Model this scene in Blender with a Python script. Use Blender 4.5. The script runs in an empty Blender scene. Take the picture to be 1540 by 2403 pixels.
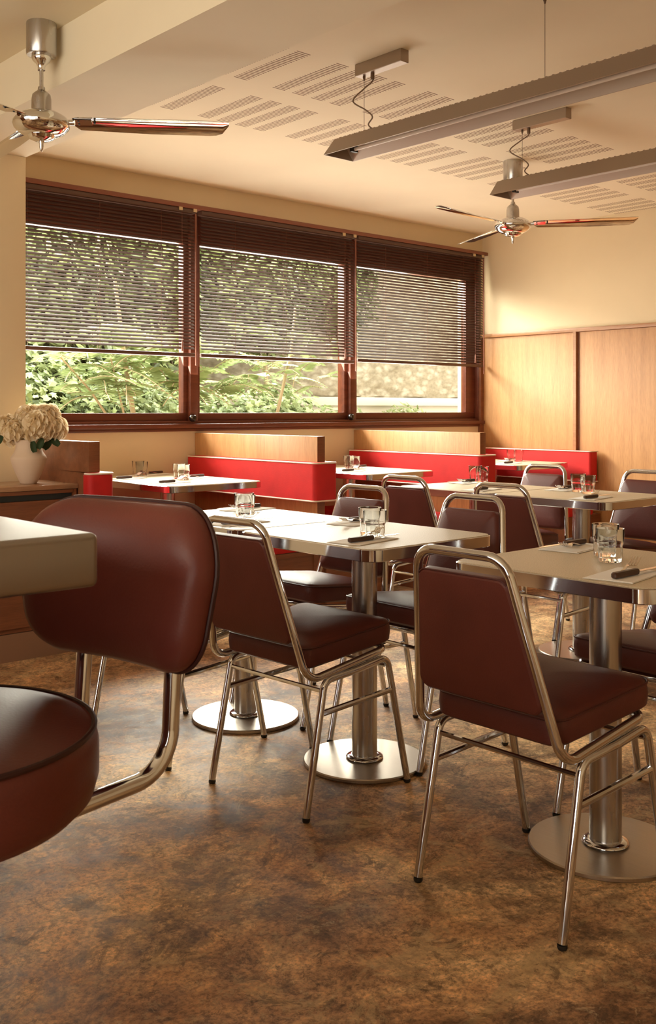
import bpy, bmesh, math, random
from mathutils import Vector, Matrix
random.seed(7)
C = bpy.context.scene.collection
SC = bpy.context.scene
PI = math.pi

# ------------------------------------------------------------------ camera, world, lights, exposure
F_PX, IMG_W, IMG_H = 2372.4, 1540.0, 2403.0
YAW = math.radians(47.948)          # angle from the view direction to +X
cam_d = bpy.data.cameras.new('camera'); cam = bpy.data.objects.new('camera', cam_d); C.objects.link(cam)
fwd = Vector((math.cos(YAW), math.sin(YAW), 0)); right = Vector((math.sin(YAW), -math.cos(YAW), 0))
cam.matrix_world = Matrix(((right.x, 0, -fwd.x, 0), (right.y, 0, -fwd.y, 0), (0, 1, 0, 1.15), (0, 0, 0, 1)))
cam_d.sensor_fit = 'VERTICAL'; cam_d.sensor_height = 36.0; cam_d.sensor_width = 36.0 * IMG_W / IMG_H
cam_d.lens = F_PX / IMG_H * 36.0
cam_d.shift_y = (962.0 - IMG_H / 2) / IMG_H
cam_d.clip_start = 0.05
cam_d.dof.use_dof = True; cam_d.dof.focus_distance = 3.6; cam_d.dof.aperture_fstop = 20.0
SC.camera = cam

world = bpy.data.worlds.new('world'); SC.world = world; world.use_nodes = True
wn = world.node_tree.nodes; bg = wn['Background']
bg.inputs['Color'].default_value = (1.0, 0.93, 0.80, 1); bg.inputs['Strength'].default_value = 4.6

def area(name, loc, direction, sx, sy, power, col, portal=False):
    l = bpy.data.lights.new(name, 'AREA'); l.shape = 'RECTANGLE'; l.size = sx; l.size_y = sy
    l.energy = power; l.color = col
    o = bpy.data.objects.new(name, l); C.objects.link(o); o.location = loc
    o.rotation_euler = Vector(direction).to_track_quat('-Z', 'Z').to_euler()
    if portal: l.cycles.is_portal = True
    return o
area('window_daylight', (4.25, 5.72, 1.78), (0, -1, 0.55), 3.9, 1.35, 225, (1.0, 0.93, 0.80))
area('sky_over_garden', (4.4, 7.7, 3.25), (0, -1, -0.75), 6.0, 1.0, 1050, (1.0, 0.95, 0.86))
area('shopfront_daylight', (-2.35, 1.4, 1.40), (1, 0, 0.05), 4.6, 2.0, 125, (1.0, 0.85, 0.64))

vs = SC.view_settings
SC.display_settings.display_device = 'sRGB'
vs.view_transform = 'Standard'; vs.look = 'None'; vs.gamma = 1.0; vs.use_curve_mapping = False
vs.exposure = 0.0
try:
    SC.cycles.max_bounces = 10; SC.cycles.diffuse_bounces = 5; SC.cycles.transmission_bounces = 10
    SC.cycles.transparent_max_bounces = 16; SC.cycles.sample_clamp_indirect = 6.0
except Exception: pass

# ------------------------------------------------------------------ materials
def new_mat(name):
    m = bpy.data.materials.new(name); m.use_nodes = True
    return m, m.node_tree.nodes, m.node_tree.links, m.node_tree.nodes['Principled BSDF']
def plain(name, col, rough=0.5, metal=0.0, spec=None, coat=0.0, sheen=0.0):
    m, n, l, b = new_mat(name)
    b.inputs['Base Color'].default_value = (*col, 1); b.inputs['Roughness'].default_value = rough
    b.inputs['Metallic'].default_value = metal
    if spec is not None: b.inputs['Specular IOR Level'].default_value = spec
    if coat: b.inputs['Coat Weight'].default_value = coat; b.inputs['Coat Roughness'].default_value = 0.12
    if sheen: b.inputs['Sheen Weight'].default_value = sheen
    return m
def mapping(n, l, scale, kind='Object'):
    tc = n.new('ShaderNodeTexCoord'); mp = n.new('ShaderNodeMapping'); mp.inputs['Scale'].default_value = scale
    l.new(tc.outputs[kind], mp.inputs['Vector']); return mp
def noise(n, l, vec, scale, detail=6, rough=0.55, dist=0.0):
    t = n.new('ShaderNodeTexNoise'); t.inputs['Scale'].default_value = scale; t.inputs['Detail'].default_value = detail
    t.inputs['Roughness'].default_value = rough; t.inputs['Distortion'].default_value = dist
    l.new(vec, t.inputs['Vector']); return t
def ramp(n, l, fac, stops):
    r = n.new('ShaderNodeValToRGB'); l.new(fac, r.inputs['Fac'])
    e = r.color_ramp.elements
    while len(e) < len(stops): e.new(0.5)
    for i, (p, c) in enumerate(stops): e[i].position = p; e[i].color = (*c, 1)
    return r
def bump(n, l, b, height, strength, dist=0.01):
    bp = n.new('ShaderNodeBump'); bp.inputs['Strength'].default_value = strength; bp.inputs['Distance'].default_value = dist
    l.new(height, bp.inputs['Height']); l.new(bp.outputs['Normal'], b.inputs['Normal'])
def mixc(n, l, fac, a, b, mode='MIX'):
    m = n.new('ShaderNodeMix'); m.data_type = 'RGBA'; m.blend_type = mode
    for s, v in ((m.inputs['Factor'], fac), (m.inputs['A'], a), (m.inputs['B'], b)):
        pass
    def put(sock, v):
        if hasattr(v, 'links'): l.new(v, sock)
        elif isinstance(v, (tuple, list)): sock.default_value = (*v, 1)
        else: sock.default_value = v
    put(m.inputs[0], fac); put(m.inputs[6], a); put(m.inputs[7], b)
    return m.outputs[2]
def math_n(n, l, op, a, b=0.0):
    m = n.new('ShaderNodeMath'); m.operation = op
    for s, v in ((m.inputs[0], a), (m.inputs[1], b)):
        if hasattr(v, 'links'): l.new(v, s)
        else: s.default_value = v
    return m.outputs[0]

def mat_wall(name, col):
    m, n, l, b = new_mat(name)
    mp = mapping(n, l, (1, 1, 1)); t = noise(n, l, mp.outputs[0], 3.0, 4)
    r = ramp(n, l, t.outputs['Fac'], [(0.3, tuple(c * 0.96 for c in col)), (0.7, col)])
    l.new(r.outputs[0], b.inputs['Base Color']); b.inputs['Roughness'].default_value = 0.75
    t2 = noise(n, l, mp.outputs[0], 180, 2); bump(n, l, b, t2.outputs['Fac'], 0.08, 0.002)
    return m
M = {}
M['wall'] = mat_wall('cream_paint', (0.74, 0.60, 0.39))
M['ceil'] = mat_wall('ceiling_paint', (0.84, 0.75, 0.57))
def mat_perforated():
    m, n, l, b = new_mat('perforated_ceiling')
    tc = n.new('ShaderNodeTexCoord'); sp = n.new('ShaderNodeSeparateXYZ'); l.new(tc.outputs['Object'], sp.inputs[0])
    x = math_n(n, l, 'ADD', sp.outputs['X'], -2.9165 + 0.57175 * 20)
    ux = math_n(n, l, 'MODULO', x, 0.57175)
    st = math_n(n, l, 'MODULO', ux, 0.1172)
    mx = math_n(n, l, 'MULTIPLY', math_n(n, l, 'LESS_THAN', st, 0.074), math_n(n, l, 'LESS_THAN', ux, 0.44))
    y = math_n(n, l, 'ADD', sp.outputs['Y'], -3.177)
    yr = math_n(n, l, 'MODULO', math_n(n, l, 'ADD', y, 6.0), 0.6)
    my = math_n(n, l, 'MULTIPLY', math_n(n, l, 'LESS_THAN', yr, 0.448),
                math_n(n, l, 'MULTIPLY', math_n(n, l, 'GREATER_THAN', y, -0.05), math_n(n, l, 'LESS_THAN', y, 1.1)))
    sl = math_n(n, l, 'LESS_THAN', math_n(n, l, 'MODULO', yr, 0.01725), 0.0066)
    mx = math_n(n, l, 'MULTIPLY', mx, math_n(n, l, 'GREATER_THAN', sp.outputs['X'], 2.3))
    mask = math_n(n, l, 'MULTIPLY', math_n(n, l, 'MULTIPLY', mx, my), sl)
    t = noise(n, l, tc.outputs['Object'], 2.5, 3)
    base = ramp(n, l, t.outputs['Fac'], [(0.3, (0.82, 0.73, 0.555)), (0.7, (0.85, 0.76, 0.58))])
    col = mixc(n, l, mask, base.outputs[0], (0.16, 0.065, 0.022))
    l.new(col, b.inputs['Base Color']); b.inputs['Roughness'].default_value = 0.8
    bump(n, l, b, math_n(n, l, 'SUBTRACT', 1.0, mask), 0.5, 0.004)
    return m
M['perf'] = mat_perforated()
def mat_wood(name, c1, c2, c3, axis='Z', rough=0.42, scale=1.0):
    m, n, l, b = new_mat(name)
    s = {'Z': (9, 9, 0.55), 'Y': (9, 0.55, 9), 'X': (0.55, 9, 9)}[axis]
    mp = mapping(n, l, tuple(v * scale for v in s))
    t = noise(n, l, mp.outputs[0], 2.2, 8, 0.62, 0.6)
    r = ramp(n, l, t.outputs['Fac'], [(0.28, c1), (0.5, c2), (0.72, c3)])
    mp2 = mapping(n, l, tuple(v * 7 * scale for v in s)); t2 = noise(n, l, mp2.outputs[0], 4, 4, 0.6)
    r2 = ramp(n, l, t2.outputs['Fac'], [(0.35, (0.82, 0.80, 0.78)), (0.6, (1, 1, 1))])
    l.new(mixc(n, l, 1.0, r.outputs[0], r2.outputs[0], 'MULTIPLY'), b.inputs['Base Color'])
    b.inputs['Roughness'].default_value = rough
    return m
M['veneer'] = mat_wood('birch_veneer', (0.42, 0.20, 0.072), (0.49, 0.245, 0.092), (0.55, 0.29, 0.115))
M['veneer_h'] = mat_wood('birch_veneer_edge', (0.30, 0.13, 0.05), (0.36, 0.165, 0.065), (0.42, 0.20, 0.08), 'Y')
M['brown_wood'] = mat_wood('red_brown_wood', (0.17, 0.055, 0.020), (0.21, 0.070, 0.026), (0.26, 0.09, 0.034), 'X')
M['mahogany'] = mat_wood('mahogany_frame', (0.10, 0.024, 0.012), (0.14, 0.036, 0.017), (0.18, 0.05, 0.024), 'X', 0.35)
M['slat'] = plain('dark_brown_slat', (0.080, 0.036, 0.023), 0.40)
M['bamboo'] = plain('lighter_rail', (0.20, 0.065, 0.035), 0.45)
M['chrome'] = plain('chrome', (0.68, 0.71, 0.76), 0.08, 1.0)
M['fan_chrome'] = plain('polished_chrome', (0.82, 0.83, 0.84), 0.05, 1.0)
def mat_brushed(name, col, rough, scale):
    m, n, l, b = new_mat(name)
    mp = mapping(n, l, scale); t = noise(n, l, mp.outputs[0], 6, 3)
    r = ramp(n, l, t.outputs['Fac'], [(0.3, tuple(c * 0.88 for c in col)), (0.7, col)])
    l.new(r.outputs[0], b.inputs['Base Color']); b.inputs['Metallic'].default_value = 1.0
    rr = ramp(n, l, t.outputs['Fac'], [(0.3, (rough * 0.85,) * 3), (0.7, (rough * 1.15,) * 3)])
    l.new(rr.outputs[0], b.inputs['Roughness'])
    return m
M['steel'] = mat_brushed('brushed_steel', (0.58, 0.56, 0.54), 0.27, (3, 3, 0.4))
M['base_steel'] = mat_brushed('satin_steel', (0.50, 0.44, 0.37), 0.34, (30, 2, 2))
M['counter'] = plain('counter_steel', (0.31, 0.285, 0.27), 0.33, 1.0)
M['alu'] = plain('anodised_aluminium', (0.40, 0.33, 0.27), 0.48, 0.85)
M['alu_in'] = plain('trough_inside', (0.55, 0.49, 0.44), 0.45, 0.6)
M['tube_lamp'] = plain('unlit_tube', (0.85, 0.82, 0.80), 0.25)
def mat_leather(name, col, rough, bumpy=0.10):
    m, n, l, b = new_mat(name)
    mp = mapping(n, l, (1, 1, 1)); t = noise(n, l, mp.outputs[0], 6, 4)
    r = ramp(n, l, t.outputs['Fac'], [(0.3, tuple(c * 0.85 for c in col)), (0.7, tuple(c * 1.1 for c in col))])
    l.new(r.outputs[0], b.inputs['Base Color']); b.inputs['Roughness'].default_value = rough; b.inputs['Specular IOR Level'].default_value = 0.32
    v = n.new('ShaderNodeTexVoronoi'); v.inputs['Scale'].default_value = 260; l.new(mp.outputs[0], v.inputs['Vector'])
    bump(n, l, b, v.outputs['Distance'], bumpy, 0.002)
    return m
M['leather'] = mat_leather('maroon_vinyl', (0.100, 0.023, 0.016), 0.45)
M['piping'] = mat_leather('maroon_piping', (0.07, 0.018, 0.014), 0.38)
M['stool_leather'] = mat_leather('oxblood_leather', (0.112, 0.025, 0.018), 0.40, 0.06)
M['stool_dark'] = mat_leather('dark_oxblood', (0.030, 0.007, 0.006), 0.45, 0.04)
M['red'] = mat_leather('scarlet_fabric', (0.55, 0.016, 0.016), 0.62, 0.15)
M['white_pipe'] = plain('pale_piping', (0.78, 0.62, 0.50), 0.5)
def mat_laminate():
    m, n, l, b = new_mat('cream_laminate')
    mp = mapping(n, l, (1, 1, 1)); t = noise(n, l, mp.outputs[0], 320, 2)
    r = ramp(n, l, t.outputs['Fac'], [(0.40, (0.44, 0.36, 0.24)), (0.60, (0.57, 0.48, 0.34))])
    l.new(r.outputs[0], b.inputs['Base Color']); b.inputs['Roughness'].default_value = 0.42; b.inputs['Specular IOR Level'].default_value = 0.35
    return m
M['laminate'] = mat_laminate()
M['black'] = plain('black_rubber', (0.012, 0.011, 0.010), 0.5)
M['slot'] = plain('dark_recess', (0.012, 0.016, 0.015), 0.6)
M['plinth'] = plain('bronze_plinth', (0.33, 0.20, 0.13), 0.45, 0.5)
M['napkin'] = plain('paper_napkin', (0.80, 0.76, 0.70), 0.9)
M['cutlery'] = plain('cutlery_steel', (0.75, 0.70, 0.62), 0.18, 1.0)
M['handle'] = mat_wood('dark_wood_handle', (0.035, 0.014, 0.008), (0.06, 0.025, 0.013), (0.10, 0.045, 0.022), 'X', 0.45, 4)
M['vase'] = mat_wall('bisque_ceramic', (0.66, 0.50, 0.36))
M['petal'] = plain('peony_petal', (0.90, 0.76, 0.56), 0.7, sheen=0.2)
M['green'] = plain('dark_leaf', (0.030, 0.048, 0.016), 0.65, spec=0.2)
M['petal'] = None
M['grip'] = plain('black_lacquer', (0.006, 0.006, 0.006), 0.08, coat=1.0)
M['tape'] = plain('pale_clip', (0.55, 0.42, 0.24), 0.6)
M['wire'] = plain('cable_brown', (0.16, 0.10, 0.06), 0.5)
def mat_glass(name, tint=(1, 1, 1), ior=1.45):
    m, n, l, b = new_mat(name)
    b.inputs['Base Color'].default_value = (*tint, 1); b.inputs['Roughness'].default_value = 0.0
    b.inputs['Transmission Weight'].default_value = 1.0; b.inputs['IOR'].default_value = ior
    return m
M['tumbler'] = mat_glass('tumbler_glass', (0.99, 0.99, 0.98), 1.22)
def mat_pane():
    m, n, l, b = new_mat('window_glass'); n.remove(b)
    tr = n.new('ShaderNodeBsdfTransparent'); tr.inputs[0].default_value = (0.95, 0.97, 0.95, 1)
    gl = n.new('ShaderNodeBsdfGlossy'); gl.inputs['Roughness'].default_value = 0.01
    fr = n.new('ShaderNodeFresnel'); fr.inputs['IOR'].default_value = 1.45
    mx = n.new('ShaderNodeMixShader'); ge = n.new('ShaderNodeNewGeometry'); l.new(math_n(n, l, 'MULTIPLY', fr.outputs[0], math_n(n, l, 'SUBTRACT', 1.0, ge.outputs['Backfacing'])), mx.inputs[0]); l.new(tr.outputs[0], mx.inputs[1]); l.new(gl.outputs[0], mx.inputs[2])
    l.new(mx.outputs[0], n['Material Output'].inputs['Surface'])
    return m
M['pane'] = mat_pane()
def mat_floor():
    m, n, l, b = new_mat('stained_concrete')
    mp = mapping(n, l, (1, 1, 1)); v = mp.outputs[0]
    big = noise(n, l, v, 1.1, 10, 0.68, 0.8)
    c1 = ramp(n, l, big.outputs['Fac'], [(0.36, (0.14, 0.076, 0.042)), (0.44, (0.33, 0.185, 0.098)), (0.50, (0.50, 0.30, 0.160)), (0.56, (0.66, 0.44, 0.24)), (0.63, (0.84, 0.62, 0.35))])
    mid = noise(n, l, v, 6.0, 12, 0.75, 1.2)
    c2 = ramp(n, l, mid.outputs['Fac'], [(0.40, (0.42, 0.38, 0.34)), (0.47, (0.85, 0.82, 0.79)), (0.53, (1.06, 1.03, 1.0)), (0.60, (1.4, 1.35, 1.25))])
    col = mixc(n, l, 0.85, c1.outputs[0], c2.outputs[0], 'MULTIPLY')
    fine = noise(n, l, v, 75, 8, 0.75)
    c3 = ramp(n, l, fine.outputs['Fac'], [(0.42, (0.55, 0.52, 0.5)), (0.5, (1, 1, 1)), (0.58, (1.3, 1.22, 1.1))])
    col = mixc(n, l, 0.85, col, c3.outputs[0], 'MULTIPLY')
    mp2 = mapping(n, l, (1.0, 2.6, 1)); mp2.inputs['Rotation'].default_value = (0, 0, 0.6)
    scr = noise(n, l, mp2.outputs[0], 2.6, 12, 0.8, 1.5)
    pale = ramp(n, l, scr.outputs['Fac'], [(0.54, (0, 0, 0)), (0.60, (1, 1, 1))])
    col = mixc(n, l, math_n(n, l, 'MULTIPLY', pale.outputs[0], 0.55), col, (0.46, 0.33, 0.17))
    dk = noise(n, l, v, 2.0, 11, 0.78, 0.6)
    dark = ramp(n, l, dk.outputs['Fac'], [(0.54, (0, 0, 0)), (0.58, (1, 1, 1))])
    col = mixc(n, l, math_n(n, l, 'MULTIPLY', dark.outputs[0], 0.4), col, (0.045, 0.028, 0.018))
    for sc_, lo_, amt, cc in ((2.4, 0.525, 0.45, (0.07, 0.042, 0.026)), (4.5, 0.54, 0.45, (0.52, 0.38, 0.20)), (9.0, 0.55, 0.55, (0.07, 0.042, 0.026)), (17.0, 0.575, 0.5, (0.60, 0.45, 0.27)), (30.0, 0.57, 0.6, (0.06, 0.036, 0.022))):
        ns = noise(n, l, v, sc_, 14, 0.82, 0.7); rs_ = ramp(n, l, ns.outputs['Fac'], [(lo_, (0, 0, 0)), (lo_ + 0.025, (1, 1, 1))])
        col = mixc(n, l, math_n(n, l, 'MULTIPLY', rs_.outputs[0], amt), col, cc)
    vo = n.new('ShaderNodeTexVoronoi'); vo.inputs['Scale'].default_value = 48; l.new(v, vo.inputs['Vector'])
    sp = math_n(n, l, 'LESS_THAN', vo.outputs['Distance'], 0.10)
    gate = math_n(n, l, 'GREATER_THAN', noise(n, l, v, 3, 3).outputs['Fac'], 0.52)
    col = mixc(n, l, math_n(n, l, 'MULTIPLY', math_n(n, l, 'MULTIPLY', sp, gate), 0.55), col, (0.44, 0.28, 0.15))
    l.new(col, b.inputs['Base Color'])
    rr = ramp(n, l, mid.outputs['Fac'], [(0.42, (0.50,) * 3), (0.58, (0.62,) * 3)])
    l.new(rr.outputs[0], b.inputs['Roughness']); b.inputs['Specular IOR Level'].default_value = 0.20
    b.inputs['Coat Weight'].default_value = 0.0
    h = math_n(n, l, 'ADD', math_n(n, l, 'MULTIPLY', mid.outputs['Fac'], 0.6), math_n(n, l, 'MULTIPLY', fine.outputs['Fac'], 0.25))
    bump(n, l, b, h, 0.18, 0.02)
    return m
M['floor'] = mat_floor()
def mat_leaf(name, a, bcol):
    m, n, l, b = new_mat(name)
    g = n.new('ShaderNodeNewGeometry'); r = ramp(n, l, g.outputs['Random Per Island'], [(0.0, a), (1.0, bcol)])
    l.new(r.outputs[0], b.inputs['Base Color']); b.inputs['Roughness'].default_value = 0.5
    tl = n.new('ShaderNodeBsdfTranslucent'); l.new(r.outputs[0], tl.inputs[0])
    mx = n.new('ShaderNodeMixShader'); mx.inputs[0].default_value = 0.35
    l.new(b.outputs[0], mx.inputs[1]); l.new(tl.outputs[0], mx.inputs[2]); l.new(mx.outputs[0], n['Material Output'].inputs['Surface'])
    return m
M['petal'] = mat_leaf('peony_petal', (0.86, 0.72, 0.50), (0.95, 0.84, 0.62))
M['ivy'] = mat_leaf('ivy_leaf', (0.11, 0.15, 0.05), (0.30, 0.36, 0.15))
M['sumac'] = mat_leaf('sumac_leaf', (0.22, 0.28, 0.11), (0.36, 0.42, 0.20))
M['tree'] = mat_leaf('tree_leaf', (0.05, 0.07, 0.02), (0.26, 0.31, 0.11))
M['bark'] = plain('pale_bark', (0.40, 0.31, 0.20), 0.9)
M['soil'] = plain('soil', (0.10, 0.07, 0.045), 0.95)
def mat_stone():
    m, n, l, b = new_mat('rubble_stone')
    mp = mapping(n, l, (1, 1, 1.7)); vo = n.new('ShaderNodeTexVoronoi'); vo.inputs['Scale'].default_value = 7.0
    l.new(mp.outputs[0], vo.inputs['Vector'])
    t = noise(n, l, mp.outputs[0], 14, 6)
    r = ramp(n, l, t.outputs['Fac'], [(0.3, (0.30, 0.26, 0.20)), (0.7, (0.50, 0.45, 0.36))])
    r2 = ramp(n, l, vo.outputs['Distance'], [(0.25, (1, 1, 1)), (0.55, (0.70, 0.66, 0.6))])
    l.new(mixc(n, l, 1.0, r.outputs[0], r2.outputs[0], 'MULTIPLY'), b.inputs['Base Color']); b.inputs['Roughness'].default_value = 0.95
    return m
M['stone'] = mat_stone()
M['ledge'] = plain('pale_render', (0.62, 0.56, 0.46), 0.9)
M['pavement'] = plain('grey_pavement', (0.22, 0.20, 0.18), 0.9)

# ------------------------------------------------------------------ geometry helpers
def obj(name, bm, m, parent=None, sharp=35, smooth=True):
    me = bpy.data.meshes.new(name)
    bmesh.ops.recalc_face_normals(bm, faces=bm.faces[:])
    bm.to_mesh(me); bm.free()
    if smooth:
        for p in me.polygons: p.use_smooth = True
        me.set_sharp_from_angle(angle=math.radians(sharp))
    o = bpy.data.objects.new(name, me); C.objects.link(o)
    mats = m if isinstance(m, (list, tuple)) else [m]
    for k in mats: me.materials.append(M[k] if isinstance(k, str) else k)
    if parent: o.parent = parent
    return o
def tag(o, label, cat=None, group=None, kind=None):
    o['label'] = label
    if cat: o['category'] = cat
    if group: o['group'] = group
    if kind: o['kind'] = kind
    return o
def thing(name, label, cat, loc=(0, 0, 0), rz=0, group=None):
    o = bpy.data.objects.new(name, None); C.objects.link(o); o.location = loc; o.rotation_euler = (0, 0, rz)
    o.empty_display_size = 0.05
    return tag(o, label, cat, group)
def struct(name, bm, m, label, cat, parent=None, **k):
    o = obj(name, bm, m, parent, **k)
    if not parent: tag(o, label, cat, None, 'structure')
    return o
def dup(root, loc, rz, label):
    r = root.copy(); C.objects.link(r); r.location = loc; r.rotation_euler = (0, 0, rz); r['label'] = label
    for ch in list(root.children):
        c = ch.copy(); C.objects.link(c); c.parent = r
        for g in list(ch.children):
            d = g.copy(); C.objects.link(d); d.parent = c
    return r
def box(bm, x0, x1, y0, y1, z0, z1, bev=0.0, seg=2, mat=0):
    r = bmesh.ops.create_cube(bm, size=1.0)
    vs_ = r['verts']
    for v in vs_:
        v.co.x = (x0 + x1) / 2 + v.co.x * (x1 - x0); v.co.y = (y0 + y1) / 2 + v.co.y * (y1 - y0); v.co.z = (z0 + z1) / 2 + v.co.z * (z1 - z0)
    fs = list({f for v in vs_ for f in v.link_faces})
    for f in fs: f.material_index = mat
    if bev > 0:
        es = list({e for v in vs_ for e in v.link_edges})
        bmesh.ops.bevel(bm, geom=es, offset=bev, segments=seg, affect='EDGES', profile=0.5)
def B(*a, **k):
    bm = bmesh.new(); box(bm, *a, **k); return bm
def fillet(pts, radii, n=6, closed=False):
    P = [Vector(p) for p in pts]; out = []; N = len(P)
    if not hasattr(radii, '__len__'): radii = [radii] * N
    for i in range(N):
        if not closed and i in (0, N - 1): out.append(P[i]); continue
        a, b, c = P[i - 1], P[i], P[(i + 1) % N]
        d1, d2 = (a - b), (c - b); l1, l2 = d1.length, d2.length; d1.normalize(); d2.normalize()
        ang = d1.angle(d2)
        if radii[i] <= 0 or ang > 3.1: out.append(b); continue
        t = min(radii[i] / math.tan(ang / 2), l1 * 0.48, l2 * 0.48); r = t * math.tan(ang / 2)
        bis = (d1 + d2).normalized(); cen = b + bis * (r / math.sin(ang / 2))
        s, e = b + d1 * t - cen, b + d2 * t - cen
        tot = s.angle(e)
        for k in range(n + 1):
            f = k / n
            out.append(cen + (s * math.sin((1 - f) * tot) + e * math.sin(f * tot)) / math.sin(tot))
    return out
def tube(bm, pts, r, seg=12, closed=False, cap=True):
    P = [Vector(p) for p in pts]; N = len(P)
    R = r if hasattr(r, '__len__') else [r] * N
    T = []
    for i in range(N):
        if closed: d = P[(i + 1) % N] - P[i - 1]
        elif i == 0: d = P[1] - P[0]
        elif i == N - 1: d = P[-1] - P[-2]
        else: d = (P[i + 1] - P[i]).normalized() + (P[i] - P[i - 1]).normalized()
        T.append(d.normalized())
    up = Vector((0, 0, 1)) if abs(T[0].z) < 0.9 else Vector((1, 0, 0))
    nrm = (up - T[0] * up.dot(T[0])).normalized(); rings = []
    for i in range(N):
        nrm = (nrm - T[i] * nrm.dot(T[i]))
        nrm = nrm.normalized() if nrm.length > 1e-6 else T[i].orthogonal().normalized()
        bi = T[i].cross(nrm)
        rings.append([bm.verts.new(P[i] + (nrm * math.cos(2 * PI * k / seg) + bi * math.sin(2 * PI * k / seg)) * R[i]) for k in range(seg)])
    rng = range(N if closed else N - 1)
    for i in rng:
        a, b = rings[i], rings[(i + 1) % N]
        off = 0
        if closed and i == N - 1:
            off = min(range(seg), key=lambda o: (a[0].co - b[o].co).length)
        for k in range(seg):
            bm.faces.new((a[k], a[(k + 1) % seg], b[(k + 1 + off) % seg], b[(k + off) % seg]))
    if not closed and cap:
        bm.faces.new(rings[0][::-1]); bm.faces.new(rings[-1])
def TB(*a, **k):
    bm = bmesh.new(); tube(bm, *a, **k); return bm
def lathe(bm, prof, seg=32, cx=0, cy=0, cz=0):
    rings = []
    for r, z in prof:
        if r < 1e-5: rings.append([bm.verts.new((cx, cy, cz + z))])
        else: rings.append([bm.verts.new((cx + r * math.cos(2 * PI * k / seg), cy + r * math.sin(2 * PI * k / seg), cz + z)) for k in range(seg)])
    for a, b in zip(rings, rings[1:]):
        for k in range(seg):
            q = [a[k % len(a)], a[(k + 1) % len(a)], b[(k + 1) % len(b)], b[k % len(b)]]
            u = []
            for v in q:
                if v not in u: u.append(v)
            if len(u) > 2: bm.faces.new(u)
    for rg, rev in ((rings[0], True), (rings[-1], False)):
        if len(rg) > 2: bm.faces.new(rg[::-1] if rev else rg)
def LT(*a, **k):
    bm = bmesh.new(); lathe(bm, *a, **k); return bm
def rpoly(corners, r, n=5, sub=3):
    """closed 2-D polygon with rounded corners and a few points along each side"""
    p3 = fillet([(x, y, 0) for x, y in corners], r, n, closed=True)
    out = []
    for i, p in enumerate(p3):
        q = p3[(i + 1) % len(p3)]; out.append((p.x, p.y))
        if (q - p).length > 0.05:
            for k in range(1, sub): out.append((p.x + (q.x - p.x) * k / sub, p.y + (q.y - p.y) * k / sub))
    return out
def cushion(bm, outline, layers, xf=None, mat=0):
    """layers: (inset, scale, z): rings from bottom to top; inset moves inward, scale shrinks to the centroid"""
    N = len(outline); cx = sum(p[0] for p in outline) / N; cy = sum(p[1] for p in outline) / N
    nr = []
    for i in range(N):
        a, b = Vector(outline[i - 1]), Vector(outline[(i + 1) % N]); d = (b - a).normalized(); nr.append(Vector((-d.y, d.x)))
    area2 = sum(outline[i - 1][0] * outline[i][1] - outline[i][0] * outline[i - 1][1] for i in range(N))
    sg = 1 if area2 > 0 else -1
    rings = []
    for ins, sc, z in layers:
        ring = []
        if sc < 1e-4:
            p = Vector((cx, cy, z)); ring = [bm.verts.new(xf @ p if xf else p)]
        else:
            for i in range(N):
                x = outline[i][0] + nr[i].x * ins * sg; y = outline[i][1] + nr[i].y * ins * sg
                p = Vector((cx + (x - cx) * sc, cy + (y - cy) * sc, z)); ring.append(bm.verts.new(xf @ p if xf else p))
        rings.append(ring)
    for a, b in zip(rings, rings[1:]):
        for k in range(N):
            q = [a[k % len(a)], a[(k + 1) % N % len(a)], b[(k + 1) % N % len(b)], b[k % len(b)]]
            u = []
            for v in q:
                if v not in u: u.append(v)
            if len(u) > 2: f = bm.faces.new(u); f.material_index = mat
    for rg in (rings[0], rings[-1]):
        if len(rg) > 2: f = bm.faces.new(rg); f.material_index = mat

# ------------------------------------------------------------------ the room
YW, XR, ZC = 5.5, 6.73, 2.63          # window wall, right wall, ceiling
XL, YB = -2.4, -2.6
WX0, WX1, WZ0, WZ1 = 2.335, 6.70, 1.045, 2.475
struct('floor', B(XL - 0.1, XR + 0.1, YB - 0.1, YW + 0.1, -0.1, 0), 'floor', 'dark brown polished stained concrete floor', 'floor')
struct('ceiling', B(XL - 0.1, XR + 0.1, YB - 0.1, YW + 0.25, ZC, ZC + 0.1), 'perf', 'cream ceiling with blocks of perforated slots', 'ceiling')
bm = bmesh.new()
box(bm, XL - 0.1, XR + 0.1, YW, YW + 0.25, 0, WZ0); box(bm, XL - 0.1, XR + 0.1, YW, YW + 0.25, WZ1, ZC)
box(bm, XL - 0.1, WX0, YW, YW + 0.25, WZ0, WZ1); box(bm, WX1, XR + 0.1, YW, YW + 0.25, WZ0, WZ1)
struct('wall_back', bm, 'wall', 'cream painted wall around the long window', 'wall')
struct('wall_right', B(XR, XR + 0.1, YB - 0.1, YW + 0.1, 0, ZC), 'wall', 'cream painted wall above the wood panelling', 'wall')
struct('wall_front', B(XL - 0.1, XR + 0.1, YB - 0.1, YB, 0, ZC), 'wall', 'cream painted wall behind the camera', 'wall')
bm = bmesh.new()
box(bm, XL - 0.1, XL, YB - 0.1, -1.3, 0, ZC); box(bm, XL - 0.1, XL, 4.0, YW + 0.1, 0, ZC)
box(bm, XL - 0.1, XL, -1.3, 4.0, 0, 0.3); box(bm, XL - 0.1, XL, -1.3, 4.0, 2.45, ZC)
struct('wall_left', bm, 'brown_wood', 'red brown panelled wall with the shopfront opening', 'wall')
ZB = 2.41
struct('ceiling_beam', B(1.852, 2.257, YB, YW, ZB, ZC), 'ceil', 'cream ceiling beam beside the chrome ceiling fan', 'beam')
struct('wall_pillar', B(1.852, 2.257, 4.75, YW, 0, ZB, bev=0.004), 'wall', 'cream wall pillar at the left end of the window', 'pillar')
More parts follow.
